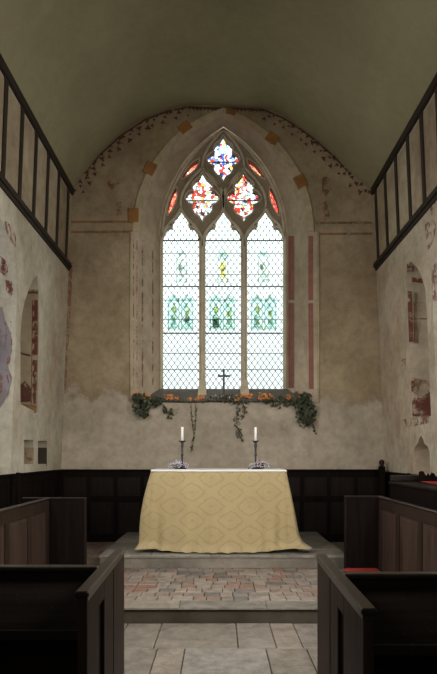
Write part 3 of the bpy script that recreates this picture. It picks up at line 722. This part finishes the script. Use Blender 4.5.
# ------------------------------------------------------------ far stalls
def far_stall(s, X, Yr, x_in, x_out, label):
    t = thing('chancel_stall', label, 'stall', (X, Yr-1.5, 0))
    H = 1.0; y0 = 3.35
    panelled(Yr-.02-y0, 0, H-.02, .04, 5, t, place(X, y0, math.pi/2), M_warm, M_warm2, fname='back_screen', pname='back_panel', stile=.10, rail=.11)
    MB().box(X-.03, X+.03, y0-.02, Yr-.02, H-.02, H+.004, bev=.006).build('cap_rail', M_woodh, t)
    q = MB(); q.box(min(x_in, x_out), max(x_in, x_out), Yr-.018, Yr+.018, 0, H-.012, bev=.003); q.build('end_panel', M_black, t)
    MB().box(min(x_in, x_out)-.01, max(x_in, x_out)+.01, Yr-.026, Yr+.026, H-.012, H+.006, bev=.005).build('end_rail', M_woodx, t)
    MB().box(x_in-.012, x_in+.012, Yr-.028, Yr+.028, 0, H-.012, bev=.004).build('end_stile', M_wood, t)
    return t
far_stall(-1, -1.87, 6.56, -1.463, -2.14, 'panelled oak stall at left of the altar steps with plain dark end')
far_stall(1, 1.825, 6.81, 1.435, 1.86, 'panelled oak stall at right of the altar steps, dark end beside red kneeler')
# red kneeler
M_redc = mat('red_carpet', .95, (.42, .035, .03), .1); q = N(M_redc); q.color(q.mix(q.noise(30, 4), (.22, .022, .02), (.34, .04, .032)))
q = MB(); q.box(1.40, 1.785, 6.25, 6.76, 0, .20, bev=.02); tag(q.build('kneeler', M_redc), 'red kneeler block on the floor against the right stall end', 'kneeler')

# long desk on the right with cloth and fretwork
t = thing('clergy_desk', 'long dark oak desk along the right wall carrying a red cloth', 'desk', (2.2, 5.5, 0))
panelled(6.84-3.6, 0, 1.14, .04, 3, t, place(1.97, 3.6, math.pi/2), M_black, M_black, fname='front_frame', pname='front_panel', rail=.34)
MB().box(1.93, 2.47, 3.6, 6.84, 1.14, 1.17, bev=.006).build('desk_top', M_wood, t)
MB().box(1.96, 2.46, 6.80, 6.84, 0, 1.14, bev=.003).build('end_board', M_black, t)
MB().box(1.95, 2.36, 6.80, 6.85, 1.175, 1.24, bev=.006).build('end_ledge', M_woodx, t)
m = MB(); m.poly([(2.20, 6.5, 1.174), (2.06, 5.2, 1.174), (2.03, 4.2, 1.174), (2.44, 4.2, 1.174), (2.44, 6.5, 1.174)])
o = m.build('cloth_runner', M_redc); sd = o.modifiers.new('s', 'SOLIDIFY'); sd.thickness = .008; sd.offset = 1
o.data.transform(Matrix.Translation((-2.2, -5.4, -1.17))); o.location = (2.2, 5.4, 1.174)
tag(o, 'bright red cloth lying along the top of the right-hand desk', 'cloth')
fpts = [(420, 479), (419.5, 472.5), (421, 471), (423.5, 471.2), (425, 474), (427, 476), (428.5, 473.4), (430.5, 476), (432, 472.6), (434.5, 473.6), (437, 478), (440, 480), (440, 483), (420, 483.0)]
Yq = 6.6
m = MB(); m.prism([P(x, min(y, 455+.286*F/Yq), Yq) for x, y in fpts], (0, .03, 0)); tag(m.build('fretwork_board', M_black), 'jagged dark carved board standing on the right desk behind the red cloth', 'carved board')

# ------------------------------------------------------------ altar
TZ = 1.284; AX0, AX1, AY0, AY1 = -.82, .812, 7.21, 8.0
t = thing('altar_table', 'wooden altar table hidden beneath the gold damask cloth', 'table', (0, 7.6, Z2))
MB().box(AX0+.03, AX1-.03, AY0+.03, AY1-.03, TZ-.06, TZ-.012, bev=.005).build('table_top', M_wood, t)
for x in (AX0+.14, AX1-.21):
    for y in (AY0+.16, AY1-.15): MB().box(x, x+.07, y, y+.07, Z2, TZ-.06, bev=.004).build('leg', M_wood, t)
M_gold = mat('gold_damask', .6, spec=.35); q = N(M_gold)
sx = q.sep(q.mapp((1/.46, 1, 1/.34), loc=(.2, 0, .35)))
tri = lambda v: q.math('ABSOLUTE', q.math('SUBTRACT', q.math('FRACT', v), .5))
tu, tv = tri(sx[0]), tri(sx[2])
dA = q.math('ADD', q.math('MULTIPLY', q.math('ADD', tu, tv), .6), q.math('MULTIPLY', q.math('SQRT', q.math('ADD', q.math('MULTIPLY', tu, tu), q.math('MULTIPLY', tv, tv))), .5))
tu2, tv2 = q.math('SUBTRACT', .5, tu), q.math('SUBTRACT', .5, tv)
dB = q.math('ADD', q.math('MULTIPLY', q.math('ADD', tu2, tv2), .6), q.math('MULTIPLY', q.math('SQRT', q.math('ADD', q.math('MULTIPLY', tu2, tu2), q.math('MULTIPLY', tv2, tv2))), .5))
wig = q.math('ADD', q.math('MINIMUM', dA, dB), q.math('MULTIPLY', q.math('SUBTRACT', q.noise(24, 4), .5), .20))
ln1 = q.ramp(wig, [(.30, W(0)), (.33, W(1)), (.37, W(1)), (.40, W(0))]); core = q.ramp(wig, [(.05, W(.8)), (.10, W(0)), (.17, W(0)), (.19, W(.4)), (.22, W(0))])
pat = q.math('MAXIMUM', ln1, core)
basec = q.mix(q.noise(2.2, 8, rough=.75), (.235, .18, .085), (.42, .33, .165))
q.color(q.mix(q.math('MULTIPLY', pat, .55), basec, (.24, .18, .085)))
q.l(q.ramp(pat, [(0, W(.6)), (1, W(.38))]), q.b.inputs['Roughness']); q.b.inputs['Sheen Weight'].default_value = .25
q.bump(q.noise(120, 2), .15, .002)
# perimeter path of the drape
def drape():
    bm = bmesh.new(); NT = 22
    path = []
    r = .05
    def seg(a, b, n): return [(a[0]+(b[0]-a[0])*i/n, a[1]+(b[1]-a[1])*i/n) for i in range(n)]
    cor = lambda cx, cy, a0, a1, n=6: [(cx+r*math.cos(math.radians(a0+(a1-a0)*i/n)), cy+r*math.sin(math.radians(a0+(a1-a0)*i/n))) for i in range(n)]
    path += seg((AX0, AY1), (AX0, AY0+r), 18)+cor(AX0+r, AY0+r, 180, 270, 8)+seg((AX0+r, AY0), (AX1-r, AY0), 64)+cor(AX1-r, AY0+r, 270, 360, 8)+seg((AX1, AY0+r), (AX1, AY1), 18)+[(AX1, AY1)]
    n = len(path); rows = []
    cum = [0]
    for i in range(1, n): cum.append(cum[-1]+math.dist(path[i], path[i-1]))
    for j in range(NT+1):
        tt = j/NT; row = []
        for i, (x, y) in enumerate(path):
            a = path[max(0, i-1)]; b = path[min(n-1, i+1)]
            tx, ty = b[0]-a[0], b[1]-a[1]; l = math.hypot(tx, ty); nx, ny = ty/l, -tx/l
            nx, ny = -nx, -ny
            if (x-(AX0+AX1)/2)*nx+(y-(AY0+AY1)/2)*ny < 0: nx, ny = -nx, -ny
            s = cum[i]; u = (x-AX0)/(AX1-AX0)
            onfront = y < AY0+.02
            fl = (.02+.055*math.sin(math.pi*min(1,max(0,u))))*tt**1.2 if onfront else (.075*math.sin(math.pi/2*min(1, tt/.75)) if x < 0 else .045*tt)
            if not onfront: fl += (0 if x < 0 else .06*tt+.07*max(0, (tt-.80)/.2)**1.5)
            cd_ = min(math.dist((x, y), (AX0, AY0)), math.dist((x, y), (AX1, AY0)))
            cb = math.exp(-(cd_/.13)**2)
            fl += cb*(.045 if x < 0 else .03)*math.sin(math.pi/2*min(1, tt/.7))+(0 if x < 0 else cb*.03*tt**3)
            amp = (.007+.030*math.exp(-(cd_/.20)**2)+(.018 if not onfront else 0))*tt
            fl += amp*math.sin(s*34+1.3*math.sin(s*9))+.006*tt*math.sin(s*11+tt*3)
            # pooled hem
            hem = max(0, (tt-.93)/.07); fl += hem*(.018+.05*cb+.012*math.sin(s*23))
            z = TZ-(TZ-Z2-.012)*tt+hem*.012*(1+math.sin(s*40))*.5
            cw = math.exp(-(cd_/.22)**2); z += .035*cw*tt**3
            row.append(bm.verts.new((x+nx*fl, y+ny*fl+(.055*cw*tt**1.5 if onfront else .03*cw*tt**1.5), z)))
        rows.append(row)
    for ra, rb in zip(rows, rows[1:]):
        for i in range(n-1):
            f = bm.faces.new((ra[i], ra[i+1], rb[i+1], rb[i])); f.smooth = True
    f = bm.faces.new(rows[0])
    bmesh.ops.recalc_face_normals(bm, faces=bm.faces)
    me = bpy.data.meshes.new('altar_cloth'); bm.to_mesh(me); bm.free(); return me
o = link('altar_cloth', drape(), M_gold)
o.data.transform(Matrix.Translation((0, -7.6, -Z2))); o.location = (0, 7.6, Z2)
tag(o, 'gold damask cloth with ogee medallions draped over the altar to the step', 'altar cloth')
M_linen = mat('white_linen', .85, (.70, .70, .68), .15)
q = MB(); q.box(AX0+.0, AX1-.0, AY0-.012, AY1, TZ+.002, TZ+.009, bev=.002); q.box(AX0+.0, AX1-.0, AY0-.014, AY0-.008, TZ-.012, TZ+.006, bev=.002)
tag(q.build('altar_linen', M_linen), 'narrow white linen cloth laid along the top of the gold altar cloth', 'linen cloth')
TT = TZ+.010
# candlesticks and candles
def candlestick(px, label, side):
    Y = 7.62; x = (px-VX)*Y/F
    t = thing('candlestick', label, 'candlestick', (x, Y, TT), 'candlesticks on the altar')
    def Zp(py): return EYE-(py-VY)*Y/F
    h = Zp(441)-TT
    q = MB(); q.lathe([(.052, 0), (.052, .008), (.03, .018), (.014, .035)], (x, Y, TT), 20); q.build('foot', M_iron, t)
    q = MB(); q.lathe([(.013, .03), (.018, .05), (.010, .07), (.011, h*.45), (.019, h*.5), (.011, h*.55), (.013, h*.75), (.020, h*.82), (.013, h*.9), (.016, h-.02)], (x, Y, TT), 14); q.build('stem', M_iron, t)
    q = MB(); q.lathe([(.010, h-.03), (.022, h-.018), (.042, h-.004), (.045, h+.004), (.040, h+.004), (.012, h-.006)], (x, Y, TT), 20); q.build('drip_pan', M_iron, t)
    c = thing('candle', 'white unlit candle in the %s altar candlestick' % side, 'candle', (x, Y, TT+h), 'altar candles')
    hc = Zp(427)-TT-h
    q = MB(); q.lathe([(.0165, -.001), (.0165, hc-.006), (.013, hc), (.004, hc-.002)], (x, Y, TT+h), 16); q.build('wax', M_wax, c)
    q = MB(); q.tube([(x, Y, TT+h+hc-.003), (x+.001, Y, TT+h+hc+.010)], .0018, 5); q.build('wick', M_iron, c)
M_wax = mat('candle_wax', .5, (.85, .84, .80), .4)
candlestick(182.3, 'black iron candlestick with drip pan at left end of the altar', 'left')
candlestick(255.6, 'black iron candlestick with drip pan at right end of the altar', 'right')
# sprigs at their feet
M_gyp = mat('pale_blossom', .9, (.50, .50, .58)); M_twig = mat('dry_twig', .9, (.05, .035, .03)); M_plum = mat('plum_berry', .6, (.10, .03, .04))
def sprig(px, Y, label, dark):
    x0 = (px-VX)*Y/F; t = thing('dried_flower_cluster', label, 'flowers', (x0, Y, TT)); r = random.Random(int(px)); a = MB(); b = MB()
    for i in range(110):
        an = r.uniform(0, 6.28); sp_ = r.uniform(.02, .13); hgt = r.uniform(.02, .13)*(1-sp_*4)
        p = Vector((x0+sp_*math.cos(an)*1.1, Y+sp_*.45*math.sin(an), TT+max(.012, hgt)))
        a.tube([(x0+.2*(p.x-x0), Y+.2*(p.y-Y), TT+.003), p], .0012, 3)
        q = MB() if (dark and i % 9 == 0) else b
        bmesh.ops.create_icosphere(q.bm, subdivisions=1, radius=r.uniform(.005, .009)*(1 if q is b else 1.5), matrix=Matrix.Translation(p))
        if q is not b: q.build('berry', M_plum, t)
    a.build('twigs', M_twig, t); b.build('pale_blossoms', M_gyp, t)
sprig(178, 7.50, 'pale blue-grey dried sprigs at the foot of the left candlestick', False)
sprig(260, 7.50, 'dried sprigs with dark plum berries beside the right candlestick', True)

# ------------------------------------------------------------ cross on the sill
Yc = 9.30; zb = EYE-(402-VY)*Yc/F
def Pc(px, py): return P(px, py, Yc)
t = thing('altar_cross', 'dark iron standing cross on the window sill above the garland', 'cross', (Pc(223.8, 402).x, Yc, zb))
x = Pc(223.8, 402).x
# sill height at Yc on the sloped splay
zs = ring_in[0][1]+(frame_in[0][1]-ring_in[0][1])*(Yc-YE)/(YB+.02-YE)
q = MB(); q.box(x-.05, x+.05, Yc-.03, Yc+.03, zs-.015, zs+.03, bev=.004); q.box(x-.03, x+.03, Yc-.02, Yc+.02, zs+.03, zs+.05, bev=.004); q.build('base', M_iron, t)
ztop = Pc(0, 369.5).z; za = Pc(0, 376).z
q = MB(); q.box(x-.016, x+.016, Yc-.008, Yc+.008, zs+.05, ztop, bev=.002); q.box(x-.018, x+.018, Yc-.009, Yc+.009, ztop-.02, ztop+.006, bev=.004); q.build('upright', M_iron, t)
q = MB(); q.box(x-.095, x+.095, Yc-.0085, Yc+.0085, za-.016, za+.016, bev=.002)
for s in (-1, 1): q.box(x+s*.085-.01, x+s*.085+.01, Yc-.0095, Yc+.0095, za-.019, za+.019, bev=.004)
q.build('crossbar', M_iron, t)

# ------------------------------------------------------------ garland on the sill
M_leaf = mat('ivy_leaf', .5, (.028, .042, .022), .3); q = N(M_leaf); q.color(q.mix(q.noise(11, 3), (.016, .022, .012), (.11, .12, .075)))
M_leafd = mat('dry_leaf', .7, (.11, .09, .06)); M_or = mat('orange_blossom', .7, (.72, .20, .03)); q = N(M_or); q.color(q.mix(q.noise(14, 3), (.60, .17, .03), (.85, .36, .09)))
M_stem = mat('ivy_stem', .8, (.04, .03, .02))
gr = thing('ivy_garland', 'garland of dark ivy and orange blossoms trailing from the window sill', 'garland', (.06, YE-.05, zb-.02))
def leaf(bm, p, s, r, flat=False):
    out = Vector((r.uniform(-1, 1), -1.1-r.random(), r.uniform(-.4, .9))).normalized() if flat else Vector((r.uniform(-1, 1), r.uniform(-1.3, .3), r.uniform(-1, 1))).normalized()
    up = Vector((r.uniform(-1, 1), r.uniform(-.3, .3), -1)).normalized(); a = out.cross(up).normalized(); b = out.cross(a)
    sh = ((0, -.5), (.5, -.25), (.32, .05), (.45, .35), (.12, .3), (0, .65), (-.12, .3), (-.45, .35), (-.32, .05), (-.5, -.25))
    bm.faces.new([bm.verts.new(p+s*(u*a+v*b)+out*(s*.15*abs(u))) for u, v in sh])
def cluster(name, pts, n, s0, s1, mt, seed, jit):
    n = int(n*1.0); pts = [(a, b, c*1.3) for a, b, c in pts]
    """pts: (px, py, radius px)"""
    r = random.Random(seed); m = MB()
    for i in range(n):
        k = r.random()*(len(pts)-1); a = int(k); f = k-a; b = min(a+1, len(pts)-1)
        cx = pts[a][0]*(1-f)+pts[b][0]*f; cy = pts[a][1]*(1-f)+pts[b][1]*f; rad = pts[a][2]*(1-f)+pts[b][2]*f
        an = r.uniform(0, 6.28); rr = rad*math.sqrt(r.random()); depth = r.uniform(.02, jit)
        p = P(cx+rr*math.cos(an), cy+rr*math.sin(an), YE-depth)
        leaf(m.bm, p, r.uniform(s0, s1)*.8, r)
    return m.build(name, mt, gr, recalc=False)
def stem(pts, r=.004):
    m = MB(); q = smooth([Vector((x, y, 0)) for x, y in pts], 5)
    m.tube([P(p[0], p[1], YE-.035-.012*math.sin(p[1]*.7)) for p in q], r, 4)
    m.build('ivy_stem', M_stem, gr)
cluster('ivy_bunch', [(138, 398, 4), (141, 402, 7), (142, 408, 7), (144, 414, 3)], 210, .05, .085, M_leaf, 1, .17)
cluster('ivy_bunch', [(148, 401, 6), (154, 402, 4.5), (160, 401, 3)], 80, .045, .075, M_leaf, 2, .13)
cluster('ivy_bunch', [(165, 411, 3), (170, 412, 4.5), (174, 411, 3), (170, 417, 2)], 34, .04, .065, M_leaf, 3, .10)
cluster('ivy_bunch', [(232, 400, 4), (238, 399, 4), (248, 400, 3)], 36, .04, .07, M_leaf, 4, .12)
cluster('ivy_bunch', [(262, 399, 3), (272, 400, 4.5), (282, 402, 5), (290, 401, 4)], 84, .045, .075, M_leaf, 5, .14)
cluster('ivy_bunch', [(297, 398, 5), (304, 402, 8), (306, 409, 8), (308, 416, 6), (309, 422, 3)], 330, .05, .085, M_leaf, 6, .19)
cluster('trailing_ivy', [(312, 420, 1.5), (313, 426, 1.4), (315.4, 433, .9)], 16, .035, .055, M_leaf, 9, .10); stem([(311, 414), (313, 424), (315.4, 434)])
cluster('ivy_bunch', [(300, 410, 4), (301, 418, 5), (303, 424, 4)], 34, .045, .07, M_leaf, 7, .12)
for sd_, pts, n in ((11, [(238, 402, 2), (237, 412, 2.5), (237, 424, 2.5), (239, 434, 2.5), (242, 441, 1.5)], 62), (12, [(243, 404, 2), (245, 412, 2), (241, 420, 1.5)], 20), (13, [(191, 404, 1.5), (192, 420, 1.0), (194, 436, .8), (192, 446, 1.5), (191, 452, 1.6)], 26), (14, [(195, 402, 1.5), (196, 414, .8), (195, 430, .6)], 8), (15, [(163, 404, 1), (166, 409, 1)], 6)):
    cluster('trailing_ivy', pts, n, .03, .05, M_leaf, sd_, .08); stem([(p[0], p[1]) for p in pts])
cluster('dry_leaves', [(160, 400, 1.6), (180, 400, 1.6), (200, 401, 2), (215, 400, 2.5), (232, 400, 2.5), (256, 400, 2), (290, 399, 2)], 150, .025, .045, M_leafd, 21, .10)
stem([(134, 401), (160, 401.5), (190, 402), (220, 401.5), (250, 401.5), (285, 402), (312, 401)], .008)
# orange blossom clusters
def blossoms(cx, cy, wpx, hpx, n, seed):
    r = random.Random(seed); m = MB()
    for i in range(n):
        p = P(cx+r.uniform(-wpx, wpx), cy+r.uniform(-hpx, hpx), YE-r.uniform(.05, .15))
        rad = r.uniform(.011, .022)
        for k in range(6):
            a = k*math.pi/3+r.uniform(-.2, .2); nrm = Vector((r.uniform(-.5, .5), -1, r.uniform(-.2, .7))).normalized()
            u = nrm.cross(Vector((0, 0, 1))).normalized(); v = nrm.cross(u)
            d1 = (u*math.cos(a)+v*math.sin(a)); d2 = (u*math.cos(a+.42)+v*math.sin(a+.42)); d0 = (u*math.cos(a-.42)+v*math.sin(a-.42))
            m.poly([p, p+rad*.7*d0+nrm*.004, p+rad*1.2*d1+nrm*.010, p+rad*.7*d2+nrm*.004])
    m.build('orange_blossoms', M_or, gr, recalc=False)
for i, (cx, cy, w_, h_, n_) in enumerate(((140, 395, 5, 3, 20), (147, 397, 5, 2.5, 12), (168, 397, 5, 2.2, 14), (177, 397.5, 2, 1.8, 5), (193, 399, 6, 1.5, 11), (201, 397, 3, 2.2, 9), (240, 396.5, 5, 2.2, 8), (247, 396, 5, 2.6, 14), (264, 396, 6, 3, 18), (272, 396.5, 5, 2.2, 10), (292, 397, 6, 2.5, 15), (299, 394, 4, 2.5, 9), (236, 400, 3, 1.2, 4))):
    blossoms(cx, cy, w_, h_, n_, 50+i)
# small white and dark flowers in the middle of the garland
cluster('pale_blossoms', [(208, 398, 2), (216, 397.5, 2), (230, 397.5, 2), (236, 398, 1.5)], 18, .018, .03, mat('white_blossom', .8, (.6, .6, .6)), 31, .11)
cluster('ivy_bunch', [(206, 399, 2), (216, 398, 3), (229, 398, 3), (234, 397, 2)], 40, .03, .05, M_leaf, 33, .11)
